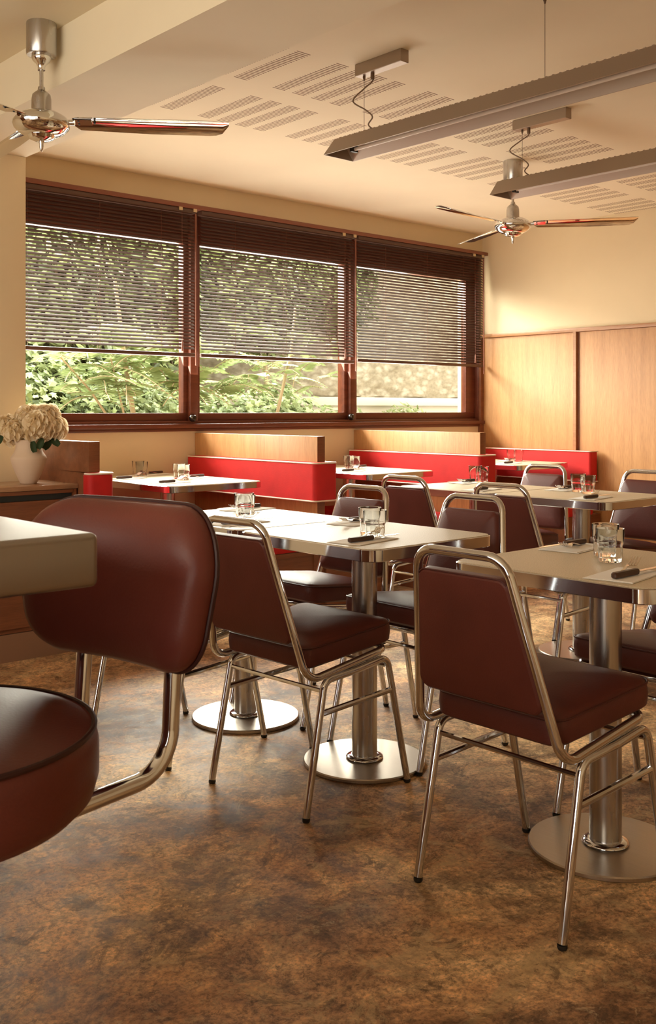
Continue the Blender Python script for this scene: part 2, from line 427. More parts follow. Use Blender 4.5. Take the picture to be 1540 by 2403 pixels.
# panelling on the right wall
bm = bmesh.new()
for a, b in ((-2.6, 0.2), (0.2, 2.37), (2.37, 4.525), (4.545, 5.5)):
    box(bm, XR - 0.02, XR, a + 0.004, b - 0.004, 0.0, 1.755)
struct('trim_1', bm, 'veneer', 'orange brown veneer panelling on the right wall', 'panelling')
struct('trim_2', B(XR - 0.045, XR, YB, YW, 1.757, 1.787, bev=0.003), 'veneer_h', 'wood cap rail along the top of the panelling', 'rail')
bm = bmesh.new(); box(bm, XR - 0.045, XR, 4.538, 4.565, 0, 1.757); box(bm, XR - 0.022, XR, 4.524, 4.538, 0, 1.757, mat=1)  # second box is a dark strip painting in the shadow gap beside the batten
struct('trim_3', bm, ['veneer_h', 'brown_wood'], 'vertical wood batten between two wall panels', 'batten')
struct('trim_4', B(XR - 0.06, XR - 0.02, YW - 0.03, YW, 0, 1.757), 'brown_wood', 'dark corner strip where panelling meets window wall', 'trim')

# window: fixed surround, sill and three sliding sashes
bm = bmesh.new()
box(bm, WX0, WX1, YW - 0.01, YW + 0.14, WZ1 - 0.035, WZ1, 0.003); box(bm, WX0, WX1, YW + 0.02, YW + 0.14, 2.30, WZ1 - 0.03)
box(bm, WX1 - 0.035, WX1, YW - 0.01, YW + 0.14, WZ0, WZ1, 0.003)
box(bm, WX0, WX1, YW - 0.005, YW + 0.14, 1.055, 1.078, 0.002)
for x in (3.770, 5.205): box(bm, x - 0.018, x + 0.042, YW + 0.0, YW + 0.14, 1.06, WZ1, 0.003)
struct('trim_5', bm, 'mahogany', 'dark mahogany surround of the long window', 'window frame')
bm = bmesh.new()
box(bm, WX0 - 0.3, XR - 0.02, YW - 0.045, YW + 0.02, 1.032, 1.060, 0.003); box(bm, WX0 - 0.3, XR - 0.02, YW - 0.018, YW, 1.012, 1.034, 0.003)
struct('trim_6', bm, 'mahogany', 'dark mahogany sill under the long window', 'sill')
def window(i, x0, x1, lab, lock):
    rs = 0.035 if lock else 0.115
    w = thing('window_%d' % i, lab, 'window', (0, 0, 0)); w['kind'] = 'structure'
    f = bmesh.new(); y0, y1 = YW + 0.03, YW + 0.085
    box(f, x0, x1, y0, y1, 1.078, 1.130, 0.003); box(f, x0, x1, y0, y1, 2.235, 2.30, 0.003)
    box(f, x0, x0 + 0.035, y0, y1, 1.13, 2.235, 0.003); box(f, x1 - rs, x1, y0, y1, 1.13, 2.235, 0.003)
    obj('frame', f, 'mahogany', w)
    obj('pane', B(x0 + 0.03, x1 - 0.03, YW + 0.055, YW + 0.061, 1.125, 2.24), 'pane', w)
    if lock:
        k = bmesh.new(); lathe(k, [(0.0, -0.024), (0.016, -0.021), (0.024, -0.01), (0.026, 0.0), (0.024, 0.01), (0.016, 0.021), (0, 0.024)], 20)
        for v in k.verts: v.co = Vector((v.co.x + lock, YW - 0.012 + v.co.z, v.co.y + 1.098))
        obj('latch_knob', k, 'grip', w)
window(1, 2.335, 3.752, 'left sliding window sash nearest the vase', 3.762)
window(2, 3.812, 5.187, 'middle sliding window sash', 5.185)
window(3, 5.247, 6.665, 'right sliding window sash beside the panelled wall', None)
# venetian blinds
def blind(x0, x1, zb, label, wand_x):
    t = thing('venetian_blind', label, 'blind', (0, 0, 0), 0, 'dark venetian blinds on the long window')
    y = YW - 0.055; zt = 2.445
    obj('headrail', B(x0, x1, y - 0.02, y + 0.035, zt - 0.028, zt, 0.003), 'slat', t)
    bm = bmesh.new(); n = int((zt - 0.045 - zb - 0.012) / 0.0218); th = math.radians(40)
    for k in range(n):
        z = zt - 0.045 - k * 0.0218
        cs = []
        for j in range(5):
            s = (j / 4 - 0.5) * 0.027; c = 0.0010 * (1 - (2 * j / 4 - 1) ** 2)
            cs.append((s * math.cos(th) - c * math.sin(th), s * math.sin(th) + c * math.cos(th)))
        dz = random.uniform(-0.0008, 0.0008)
        ring = []
        for th_ in (0.0, -0.0009):
            for (a, b) in cs:
                ring.append((bm.verts.new((x0 + 0.004, y + a, z + b + th_ + dz)), bm.verts.new((x1 - 0.004, y + a, z + b + th_ - dz))))
        for j in range(4):
            for off in (0, 5):
                a, b = ring[off + j], ring[off + j + 1]; bm.faces.new((a[0], a[1], b[1], b[0]))
        for j in (0, 4):
            a, b = ring[j], ring[j + 5]; bm.faces.new((a[0], a[1], b[1], b[0]))
    obj('slats', bm, 'slat', t)
    obj('bottom_rail', B(x0, x1, y - 0.013, y + 0.013, zb - 0.004, zb + 0.020, 0.004), 'slat', t)
    L = x1 - x0
    for f in (0.20, 0.52, 0.82):
        c = bmesh.new()
        for dy in (-0.014, 0.014): tube(c, [(x0 + L * f, y + dy, zb + 0.01), (x0 + L * f, y + dy, zt - 0.02)], 0.0009, 5)
        obj('ladder_cord', c, 'bamboo', t)
    obj('wand', TB([(wand_x, y - 0.03, zt - 0.03), (wand_x, y - 0.034, zb - 0.06)], 0.0055, 8), 'bamboo', t)
    c = bmesh.new(); tube(c, [(wand_x - 0.10, y - 0.022, zt - 0.03), (wand_x - 0.10, y - 0.026, zb + 0.10)], 0.001, 5)
    lathe(c, [(0.0, 0.10), (0.004, 0.095), (0.008, 0.03), (0.0, 0.03)], 10, wand_x - 0.10, y - 0.026, zb)
    obj('pull_cord', c, 'bamboo', t)
    for dx in (0.0, -0.11): obj('bracket', B(wand_x + dx - 0.012, wand_x + dx + 0.012, y - 0.028, y - 0.018, zt - 0.018, zt + 0.006), 'tape', t)
blind(2.30, 3.745, 1.497, 'dark brown venetian blind over the left window', 3.735)
blind(3.79, 5.165, 1.497, 'dark brown venetian blind over the middle window', 5.16)
blind(5.20, 6.665, 1.512, 'dark brown venetian blind next to the panelled right wall', 6.64)
obj_top = obj('blind_batten', B(WX0 - 0.05, WX1, YW - 0.085, YW - 0.0, 2.447, 2.474, 0.002), 'bamboo'); tag(obj_top, 'thin red brown batten above the three blinds', 'batten')

# ------------------------------------------------------------------ booths
def wrap_pad(parent, x0, x1, xa, xb, both):
    """cushion band round the end of a partition; x0..x1 partition, xa..xb cushion"""
    yf, ye, z0, z1 = 4.225, 5.47, 0.635, 0.855
    out = [(xa, yf), (xb, yf), (xb, ye), (x1, ye), (x1, 4.283), (x0, 4.283)]
    out += [(x0, ye), (xa, ye)] if both else [(xa, 4.283)]
    pl = []
    p3 = fillet([(x, y, 0) for x, y in out], [0.028, 0.028] + [0.0] * (len(out) - 2), 6, closed=True)
    pts = [(p.x, p.y) for p in p3]
    bm = bmesh.new(); n = len(pts)
    rows = []
    for z, ins in ((z0, 0.010), (z0 + 0.01, 0.0), (z1 - 0.012, 0.0), (z1, 0.010)):
        rw = []
        for (x, y) in pts:
            dx = ins if x <= xa + 0.03 else (-ins if x >= xb - 0.03 else 0); dy = ins if y < yf + 0.03 else 0
            rw.append(bm.verts.new((x + dx, y + dy, z)))
        rows.append(rw)
    for a, b in zip(rows, rows[1:]):
        for k in range(n): bm.faces.new((a[k], a[(k + 1) % n], b[(k + 1) % n], b[k]))
    bm.faces.new(rows[0][::-1]); bm.faces.new(rows[-1])
    bmesh.ops.triangulate(bm, faces=[f for f in bm.faces if len(f.verts) > 4])
    pad = obj('back_cushion', bm, 'red', parent)
    path = [(xa, ye)] + [(xa, yf), (xb, yf), (xb, ye)] if both or x0 > 3 else [(xa, 4.27), (xa, yf), (xb, yf), (xb, ye)]
    for z in (z1 - 0.004, z0 + 0.004):
        obj('piping', TB(fillet([(x, y, z) for x, y in path], 0.028, 6), 0.0045, 8), 'white_pipe', pad)
def bench_side(parent, xw, s):
    """seat on one side of a partition: xw = partition face, s = -1 left / +1 right"""
    xo = xw + s * 0.44; a, b = min(xw, xo), max(xw, xo)
    bs = obj('bench_base', B(a, b, 4.28, 5.49, 0.0, 0.362), 'brown_wood', parent)
    pn = bmesh.new()
    for r in ((a, b, 0.335, 0.36), (a, b, 0.0, 0.06)): box(pn, r[0], r[1], 4.272, 4.282, r[2], r[3])
    for r in ((a, a + 0.035), (b - 0.035, b)): box(pn, r[0], r[1], 4.272, 4.282, 0.06, 0.335)
    obj('panel_frame', pn, 'brown_wood', bs)
    bm = bmesh.new(); ol = rpoly([(a - (0.02 if s < 0 else 0), 4.265), (b + (0.02 if s > 0 else 0), 4.265), (b + (0.02 if s > 0 else 0), 5.48), (a - (0.02 if s < 0 else 0), 5.48)], 0.02, 4, 6)
    cushion(bm, ol, [(0.006, 1, 0.364), (0, 1, 0.374), (0, 1, 0.435), (0.006, 1, 0.447), (0.02, 1, 0.452), (0.02, 0.6, 0.458), (0, 0, 0.460)])
    obj('seat_cushion', bm, 'red', parent)
def booth(x0, label, left, rt):
    t = thing('booth_bench', label, 'booth seat', (0, 0, 0), 0, 'red booth benches along the window')
    x1 = x0 + 0.058
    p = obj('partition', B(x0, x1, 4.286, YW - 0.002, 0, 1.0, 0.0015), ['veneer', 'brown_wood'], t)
    for f in p.data.polygons:
        if f.normal.y < -0.9: f.material_index = 1
    if not left: p.data.materials[0] = M['brown_wood']  # cabinet-side divider takes the darker wood, painting its shade into the colour
    if left: bench_side(t, x0, -1)
    if rt: bench_side(t, x1, 1)
    wrap_pad(t, x0, x1, x0 - (0.072 if left else 0.03), x1 + 0.045, left)
    return t
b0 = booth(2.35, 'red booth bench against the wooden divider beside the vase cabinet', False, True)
b1 = booth(3.785, 'double sided red booth bench under the left and middle windows', True, True)
b2 = booth(5.22, 'double sided red booth bench under the right window', True, True)
t = thing('booth_bench', 'red booth bench fixed to the panelled right wall in the corner', 'booth seat', (0, 0, 0), 0, 'red booth benches along the window')
bm = bmesh.new(); ol = rpoly([(6.585, 4.34), (6.685, 4.34), (6.685, 5.47), (6.585, 5.47)], 0.02, 5, 5)
cushion(bm, ol, [(0.008, 1, 0.605), (0, 1, 0.615), (0, 1, 0.828), (0.008, 1, 0.838)])
pad = obj('back_cushion', bm, 'red', t)
for z in (0.835, 0.608): obj('piping', TB(fillet([(6.583, 5.47, z), (6.583, 4.338, z), (6.68, 4.338, z)], 0.02, 5), 0.0045, 8), 'white_pipe', pad)
obj('bench_base', B(6.26, 6.685, 4.32, 5.49, 0, 0.362), 'brown_wood', t)
bm = bmesh.new(); cushion(bm, rpoly([(6.24, 4.31), (6.585, 4.31), (6.585, 5.48), (6.24, 5.48)], 0.02, 4, 5), [(0.006, 1, 0.364), (0, 1, 0.374), (0, 1, 0.435), (0.006, 1, 0.447), (0.02, 1, 0.452), (0, 0, 0.46)])
obj('seat_cushion', bm, 'red', t)

# ------------------------------------------------------------------ tables
def table_top(hx, hy, r=0.05):
    bm = bmesh.new(); ol = rpoly([(-hx, -hy), (hx, -hy), (hx, hy), (-hx, hy)], r, 8, 3)
    cushion(bm, ol, [(0.002, 1, 0.7135), (0.002, 1, 0.7482), (0.004, 1, 0.75)])
    return bm, ol
def make_table(name, label, cat, loc, hx, hy, group, poles=((0, 0),), rz=0):
    t = thing(name, label, cat, loc, rz, group)
    bm, ol = table_top(hx, hy); obj('tabletop', bm, 'laminate', t)
    e = bmesh.new(); cushion(e, ol, [(0.0, 1, 0.7125), (-0.003, 1, 0.7145), (-0.003, 1, 0.7465), (0.0, 1, 0.7485)])
    for f in [f for f in e.faces if len(f.verts) > 4]: e.faces.remove(f)
    obj('chrome_edge_band', e, 'chrome', t)
    for (px, py) in poles:
        pl = obj('pedestal_pole', LT([(0.0, 0.016), (0.0415, 0.016), (0.0415, 0.713), (0, 0.713)], 40, px, py), 'steel', t)
        obj('pole_collar', LT([(0.042, 0.016), (0.058, 0.016), (0.061, 0.019), (0.060, 0.022), (0.055, 0.026), (0.044, 0.028), (0.042, 0.028)], 40, px, py), 'chrome', pl)
        obj('base_plate', LT([(0, 0), (0.196, 0), (0.20, 0.003), (0.20, 0.011), (0.197, 0.0145), (0.0, 0.016)], 64, px, py), 'base_steel', t)
        obj('mounting_plate', B(px - 0.12, px + 0.12, py - 0.12, py + 0.12, 0.705, 0.713), 'black', t)
    return t
G4 = 'square cafe tables on round steel bases'
HX, HY = 0.28, 0.318
TA1, TA2, TB1, TC1, TC2 = (2.300, 2.372), (2.302, 3.012), (2.318, 1.482), (4.10, 2.752), (4.11, 3.392)
make_table('cafe_table', 'cream cafe table in the centre, front one of the joined pair', 'table', (*TA1, 0), HX, HY, G4)
make_table('cafe_table', 'cream cafe table joined behind the centre one, left chairs partly behind bar stool', 'table', (*TA2, 0), HX, HY, G4)
make_table('cafe_table', 'cream cafe table cut by the right edge, nearest the camera', 'table', (*TB1, 0), HX, 0.296, G4)
make_table('cafe_table', 'cream cafe table at the back right, front one of the far pair', 'table', (*TC1, 0), HX, HY, G4)
make_table('cafe_table', 'cream cafe table at the back, joined behind the far right table', 'table', (*TC2, 0), HX, HY, G4)
GB = 'long booth tables against the window wall'
make_table('booth_table', 'cream booth table under the left window, between red benches', 'table', (3.235, 4.975, 0), 0.315, 0.50, GB)
make_table('booth_table', 'cream booth table under the middle window', 'table', (4.68, 4.975, 0), 0.315, 0.50, GB)
make_table('booth_table', 'cream booth table in the corner by the panelled wall', 'table', (6.20, 4.975, 0), 0.315, 0.50, GB)

# ------------------------------------------------------------------ chairs
def rail_z(x): return 0.392 + 0.10 * x
def make_chair(label):
    t = thing('dining_chair', label, 'chair', (0, 0, 0), 0, 'maroon chrome-framed dining chairs')
    w, wt = 0.207, 0.126
    pts = [(-0.09, -wt, 0.832), (-0.09, wt, 0.832), (0.006, w, 0.388), (0.352, 0.196, rail_z(0.352)), (0.352, -0.196, rail_z(0.352)), (0.006, -w, 0.388)]
    lp = fillet(pts, [0.055, 0.055, 0.055, 0.04, 0.04, 0.055], 8, closed=True)
    obj('back_frame', TB(lp, 0.0115, 14, closed=True), 'chrome', t)
    # seat
    ol = rpoly([(0.025, -0.182), (0.385, -0.205), (0.385, 0.205), (0.025, 0.182)], 0.045, 6, 4)
    bm = bmesh.new()
    cushion(bm, ol, [(0.008, 1, 0.413), (0.0, 1, 0.420), (-0.003, 1, 0.445), (0.0, 1, 0.468), (0.006, 1, 0.476), (0.018, 1, 0.481), (0.018, 0.86, 0.488), (0.018, 0.65, 0.495), (0.018, 0.35, 0.499), (0, 0, 0.500)])
    for v in bm.verts: v.co.z += 0.10 * (v.co.x - 0.05)
    seat = obj('seat', bm, 'leather', t)
    pp = [(x, y, 0.472 + 0.10 * (x - 0.05)) for x, y in ol]
    obj('piping', TB([(p[0] * 1.0, p[1] * 1.003, p[2]) for p in pp], 0.0028, 6, closed=True), 'piping', seat)
    # back pad, in a leaning frame
    lean = Vector((-0.096, 0, 0.444)).normalized(); nrm = Vector((lean.z, 0, -lean.x))
    org = Vector((0.006, 0, 0.388))
    xf = Matrix(((0, lean.x, nrm.x, org.x), (1, 0, 0, 0), (0, lean.z, nrm.z, org.z), (0, 0, 0, 1)))
    def hw(s): return w - (w - wt) * s / 0.454 - 0.007
    s0, s1 = 0.105, 0.408
    ol2 = rpoly([(-hw(s0), s0), (hw(s0), s0), (hw(s1), s1), (-hw(s1), s1)], 0.028, 6, 5)
    bm = bmesh.new()
    cushion(bm, ol2, [(0.006, 0.5, -0.0135), (0.006, 0.9, -0.013), (0.006, 1, -0.0115), (0.0, 1, -0.006), (0.0, 1, 0.012), (0.004, 1, 0.02), (0.016, 1, 0.027), (0.016, 0.7, 0.033), (0.016, 0.35, 0.036), (0, 0, 0.037)], xf)
    bp = obj('backrest', bm, 'leather', t)
    sm = [xf @ Vector((x, y, -0.0085)) for x, y in ol2 if y > s1 - 0.012]
    obj('piping', TB(sorted(sm, key=lambda v: v.y), 0.0022, 6), 'piping', bp)
    # legs: each bent tube is half of a side hoop
    for s in (-1, 1):
        y1 = s * 0.206; y0 = s * 0.209
        zr, zf = rail_z(0.1) - 0.026, rail_z(0.335) - 0.026
        mid = ((0.21), y1, (zr + zf) / 2)
        rp = fillet([(0.0, y0, 0.012), (0.076, y1, zr + 0.004), mid], [0, 0.034, 0], 7)
        fp = fillet([(0.432, y0, 0.012), (0.342, y1, zf + 0.004), mid], [0, 0.036, 0], 7)
        for pth in (rp, fp):
            lg = obj('leg', TB(pth, 0.0108, 12), 'chrome', t)
            f = pth[0]
            obj('foot_cap', LT([(0, -0.012), (0.009, -0.012), (0.0112, -0.008), (0.0112, -0.001), (0.0, -0.001)], 14, f.x, f.y, f.z), 'black', lg)
        obj('side_stretcher', TB([(0.058, y1, 0.288), (0.366, y1, 0.30)], 0.0088, 10), 'chrome', t)
    obj('cross_stretcher', TB([(0.071, -0.2, 0.35), (0.071, 0.2, 0.35)], 0.0065, 8), 'chrome', t)
    obj('cross_stretcher', TB([(0.352, -0.2, 0.372), (0.352, 0.2, 0.372)], 0.0065, 8), 'chrome', t)
    return t
D = math.radians
chairs = [
    ((1.815, 1.475), 0.0, 'maroon chrome dining chair nearest the camera, back turned, at the near right table'),
    ((1.832, 2.343), D(3.0), 'maroon chrome dining chair with back turned at the centre table'),
    ((1.758, 2.945), D(6.6), 'maroon chrome dining chair mostly hidden behind the bar stool backrest'),
    ((2.795, 2.975), PI + D(1), 'maroon chrome dining chair facing us behind the joined centre tables, nearest the red bench'),
    ((2.775, 2.378), PI, 'maroon chrome dining chair facing us across the centre table'),
    ((2.825, 1.48), PI, 'maroon chrome dining chair cut by the right edge across the nearest table'),
    ((3.53, 3.29), D(2), 'maroon chrome dining chair with back turned, left seat of the far pair of tables'),
    ((3.49, 2.685), D(1), 'maroon chrome dining chair with back turned at the far right table'),
    ((4.67, 3.43), PI, 'maroon chrome dining chair facing us in front of the corner red bench'),
    ((4.62, 2.76), PI, 'maroon chrome dining chair facing us at far right, in front of the panelling'),
]
proto = None
for (x, y), a, lab in chairs:
    if proto is None:
        proto = make_chair(lab); proto.location = (x, y, 0); proto.rotation_euler = (0, 0, a)
    else: dup(proto, (x, y, 0), a, lab)

# ------------------------------------------------------------------ table settings
def make_glass():
    seg = 48; bm = bmesh.new()
    prof = [(0.0, 0.0), (0.0275, 0.0), (0.0298, 0.003), (0.0312, 0.030), (0.0320, 0.044), (0.0342, 0.047), (0.0350, 0.050), (0.0372, 0.086), (0.0370, 0.0875), (0.0364, 0.0878), (0.0358, 0.087),
            (0.0336, 0.050), (0.0306, 0.044), (0.0294, 0.028), (0.0270, 0.010), (0.0, 0.0085)]
    rings = []
    for i, (r, z) in enumerate(prof):
        if r == 0: rings.append([bm.verts.new((0, 0, z))]); continue
        rg = []
        for k in range(seg):
            rr = r * (1 + (0.022 * (1 if k % 4 < 2 else -1) if i in (2, 3) else 0)); a = 2 * PI * k / seg
            rg.append(bm.verts.new((rr * math.cos(a), rr * math.sin(a), z)))
        rings.append(rg)
    for a, b in zip(rings, rings[1:]):
        for k in range(seg):
            u = []
            for v in (a[k % len(a)], a[(k + 1) % seg % len(a)], b[(k + 1) % seg % len(b)], b[k % len(b)]):
                if v not in u: u.append(v)
            if len(u) > 2: bm.faces.new(u)
    return bm
glass_me = None
def glass(x, y, label, group):
    global glass_me
    if glass_me is None:
        o = obj('drinking_glass', make_glass(), 'tumbler', sharp=50); glass_me = o.data
    else: o = bpy.data.objects.new('drinking_glass', glass_me); C.objects.link(o)
    o.location = (x, y, 0.7503); o.rotation_euler = (0, 0, random.uniform(0, 6)); tag(o, label, 'glass', group)
def make_napkin():
    bm = bmesh.new()
    for k in range(2):
        box(bm, -0.105 + 0.004 * k, 0.105 - 0.003 * k, -0.062 + 0.002 * k, 0.062 - 0.006 * k, 0.0005 + 0.0012 * k, 0.0015 + 0.0012 * k)
    return bm
def knife_parts():
    h = bmesh.new(); ol = rpoly([(-0.118, -0.0085), (-0.012, -0.008), (-0.008, 0.008), (-0.114, 0.0095)], 0.006, 4, 5)
    cushion(h, ol, [(0.003, 1, 0.0), (0.0, 1, 0.003), (0, 1, 0.011), (0.003, 1, 0.014)])
    b = bmesh.new()
    pr = [(-0.012, -0.0065), (0.06, -0.008), (0.095, -0.005), (0.118, 0.005), (0.10, 0.0065), (-0.012, 0.0065)]
    lo = [b.verts.new((x, y, 0.0062)) for x, y in pr]; up = [b.verts.new((x, y, 0.0078)) for x, y in pr]
    b.faces.new(lo[::-1]); b.faces.new(up)
    for i in range(6): b.faces.new((lo[i - 1], lo[i], up[i], up[i - 1]))
    return h, b
def fork_mesh():
    bm = bmesh.new()
    def strip(prof):                       # (x, half width, z) with thickness
        rows = []
        for x, hw_, z, y in prof:
            rows.append([bm.verts.new((x, y - hw_, z)), bm.verts.new((x, y + hw_, z)), bm.verts.new((x, y + hw_, z + 0.0022)), bm.verts.new((x, y - hw_, z + 0.0022))])
        for a, b in zip(rows, rows[1:]):
            for k in range(4): bm.faces.new((a[k], a[(k + 1) % 4], b[(k + 1) % 4], b[k]))
        bm.faces.new(rows[0]); bm.faces.new(rows[-1][::-1])
    strip([(-0.10, 0.006, 0.000, 0), (-0.085, 0.0075, 0.001, 0), (-0.04, 0.005, 0.008, 0), (0.0, 0.0028, 0.013, 0), (0.022, 0.004, 0.012, 0), (0.034, 0.0105, 0.009, 0), (0.05, 0.0125, 0.007, 0)])
    for i in range(4):
        y = (i - 1.5) * 0.0068; strip([(0.049, 0.0022, 0.007, y), (0.075, 0.0019, 0.010, y), (0.100, 0.0012, 0.018, y * 1.05)])
    return bm
nap_o = kn_o = fk_o = None
def setting(x, y, rz, where, jig=0.0):
    """napkin with fork and knife; rz turns the setting so handles point to the diner"""
    global nap_o, kn_o, fk_o
    R = Matrix.Rotation(rz, 3, 'Z'); 
    def place(o, dx, dy, z, a): 
        p = R @ Vector((dx, dy, 0)); o.location = (x + p.x, y + p.y, z); o.rotation_euler = (0, 0, rz + a)
    if nap_o is None: nap_o = n = obj('napkin', make_napkin(), 'napkin')
    else: n = nap_o.copy(); C.objects.link(n)
    place(n, 0, 0, 0.7502, D(12) + jig); tag(n, 'white paper napkin ' + where, 'napkin', 'paper napkins')
    if fk_o is None: fk_o = f = obj('fork', fork_mesh(), 'cutlery')
    else: f = fk_o.copy(); C.objects.link(f)
    place(f, 0.025, 0.012, 0.7535, D(20) + jig); f.rotation_euler.y = D(-4); tag(f, 'steel fork on the napkin ' + where, 'fork', 'steel forks')
    lab = 'dark handled knife on the napkin ' + where
    if kn_o is None:
        kn_o = k = thing('table_knife', lab, 'knife', (0, 0, 0), 0, 'table knives'); h, b = knife_parts()
        obj('handle', h, 'handle', k); obj('blade', b, 'cutlery', k)
    else: k = dup(kn_o, (0, 0, 0), 0, lab)
    place(k, 0.03, -0.022, 0.7545, D(3) + jig)
tabs = [(TA1, 'centre cafe table'), (TA2, 'joined table behind centre one'), (TB1, 'nearest right cafe table'), (TC1, 'far right cafe table'), (TC2, 'far back left cafe table')]
for (tx, ty), nm in tabs:
    setting(tx - 0.150, ty - 0.150, 0, 'near side of the ' + nm, random.uniform(-0.06, 0.06))
    setting(tx + 0.175, ty + 0.215, PI, 'far side of the ' + nm, random.uniform(-0.06, 0.06))
GG = 'clear tumblers set in pairs'
for f_, b_, nm in (((2.222, 2.245), (2.272, 2.318), 'centre cafe table'), ((2.265, 2.965), (2.312, 3.035), 'joined table behind centre one'), ((2.340, 1.482), (2.420, 1.548), 'nearest right cafe table'),
                   ((4.161, 2.757), (4.213, 2.847), 'far right cafe table'), ((4.36, 3.565), (4.41, 3.655), 'far back left cafe table')):
    glass(*f_, 'clear tumbler, front one of the pair on the ' + nm, GG); glass(*b_, 'clear tumbler, rear one of the pair on the ' + nm, GG)
for (tx, nm) in ((3.235, 'left booth table'), (4.68, 'middle booth table'), (6.22, 'corner booth table')):
    for yy, pn in ((4.80, 'front half'), (5.25, 'window half')):
        if nm != 'left booth table' and pn == 'window half': continue
        dy = 0.0 if nm == 'left booth table' else (0.10 if tx < 6 else 0.0)
        setting(tx - 0.165, yy - 0.10 + dy, 0, 'left side, %s, %s' % (pn, nm)); setting(tx + 0.165, yy + 0.14 + dy, PI, 'right side, %s, %s' % (pn, nm))
        gx = 0.12 if tx > 6 else 0.0
        glass(tx + 0.02 + gx, yy + 0.04 + dy, 'clear tumbler, front of the pair, %s of the %s' % (pn, nm), GG); glass(tx + 0.05 + gx, yy + 0.13 + dy, 'clear tumbler, back of the pair, %s of the %s' % (pn, nm), GG)

# ------------------------------------------------------------------ ceiling fans
def make_fan(label, ang):
    t = thing('ceiling_fan', label, 'ceiling fan', (0, 0, ZC), 0, 'chrome three blade ceiling fans')
    obj('canopy', LT([(0, 0), (0.056, 0), (0.057, -0.006), (0.057, -0.118), (0.054, -0.124), (0.034, -0.126), (0, -0.126)], 40), 'steel', t)
    obj('ball_cup', LT([(0.0, -0.126), (0.036, -0.126), (0.037, -0.134), (0.032, -0.146), (0.020, -0.156), (0.014, -0.166), (0.014, -0.180), (0.0, -0.180)], 32), 'fan_chrome', t)
    obj('down_rod', LT([(0, -0.178), (0.0075, -0.178), (0.0075, -0.250), (0, -0.250)], 20), 'steel', t)
    obj('motor_bell', LT([(0, -0.244), (0.013, -0.244), (0.014, -0.256), (0.024, -0.264), (0.034, -0.274), (0.037, -0.290), (0.038, -0.345), (0.0, -0.345)], 40), 'steel', t)
    hub = obj('motor_hub', LT([(0, -0.340), (0.045, -0.340), (0.070, -0.345), (0.095, -0.360), (0.106, -0.376), (0.108, -0.388), (0.102, -0.402), (0.085, -0.418), (0.06, -0.430), (0.0, -0.432)], 56), 'fan_chrome', t)
    obj('hub_cap', LT([(0, -0.426), (0.05, -0.426), (0.052, -0.432), (0.046, -0.442), (0.03, -0.449), (0.012, -0.452), (0.0085, -0.462), (0.009, -0.472), (0.005, -0.486), (0, -0.494)], 32), 'fan_chrome', hub)
    for k in range(3):
        R = Matrix.Translation((0, 0, -0.377)) @ Matrix.Rotation(ang + k * 2 * PI / 3, 4, 'Z') @ Matrix.Rotation(D(-12), 4, 'X')
        bm = bmesh.new(); tube(bm, [(0.085, 0, 0), (0.125, 0, 0.0)], 0.011, 12); box(bm, 0.118, 0.19, -0.022, 0.022, 0.001, 0.004, 0.001, 1)
        for v in bm.verts: v.co = R @ v.co
        arm = obj('blade_arm', bm, 'fan_chrome', t)
        bm = bmesh.new(); n = 9; L0, L1 = 0.118, 0.715; prev = None; rows = []
        for i in range(25):
            f = i / 24; x = L0 + (L1 - L0) * f
            w0 = 0.050 + 0.010 * min(1, f * 2.0)
            lo, hi = -w0, w0
            if f < 0.05: q = math.sqrt(max(0, 1 - ((0.05 - f) / 0.05) ** 2)); lo *= 0.55 + 0.45 * q; hi *= 0.55 + 0.45 * q
            if f > 0.86: q = (f - 0.86) / 0.14; hi *= math.sqrt(max(0.0, 1 - q ** 3)) if q < 1 else 0.02; lo *= (1 - 0.35 * q ** 4)
            row = []
            for j in range(n):
                y = lo + (hi - lo) * j / (n - 1); z = 0.012 * (1 - (y / 0.055) ** 2) - 0.004
                row.append((x, y, z))
            rows.append(row)
        top = [[bm.verts.new(R @ Vector(p)) for p in r] for r in rows]
        bot = [[bm.verts.new(R @ Vector((p[0], p[1], p[2] - 0.0018))) for p in r] for r in rows]
        for i in range(24):
            for j in range(n - 1):
                bm.faces.new((top[i][j], top[i + 1][j], top[i + 1][j + 1], top[i][j + 1])); bm.faces.new((bot[i][j], bot[i][j + 1], bot[i + 1][j + 1], bot[i + 1][j]))
            for j in (0, n - 1): bm.faces.new((top[i][j], top[i + 1][j], bot[i + 1][j], bot[i][j]))
        for i in (0, 24):
            for j in range(n - 1): bm.faces.new((top[i][j], top[i][j + 1], bot[i][j + 1], bot[i][j]))
        bl = obj('blade', bm, 'fan_chrome', t)
        for (x, y) in ((0.14, 0.012), (0.14, -0.012), (0.20, 0.0)):
            s = LT([(0, -0.003), (0.004, -0.002), (0.0045, 0.006), (0, 0.006)], 10, x, y, 0.001)
            for v in s.verts: v.co = R @ v.co
            obj('screw', s, 'black', bl)
    return t
f1 = make_fan('polished chrome three blade ceiling fan at upper left beside the beam', D(-36)); f1.location = (1.778, 3.61, ZC)
f2 = make_fan('polished chrome three blade ceiling fan behind the hanging lamps, near the right wall', D(-55)); f2.location = (4.844, 3.728, ZC)

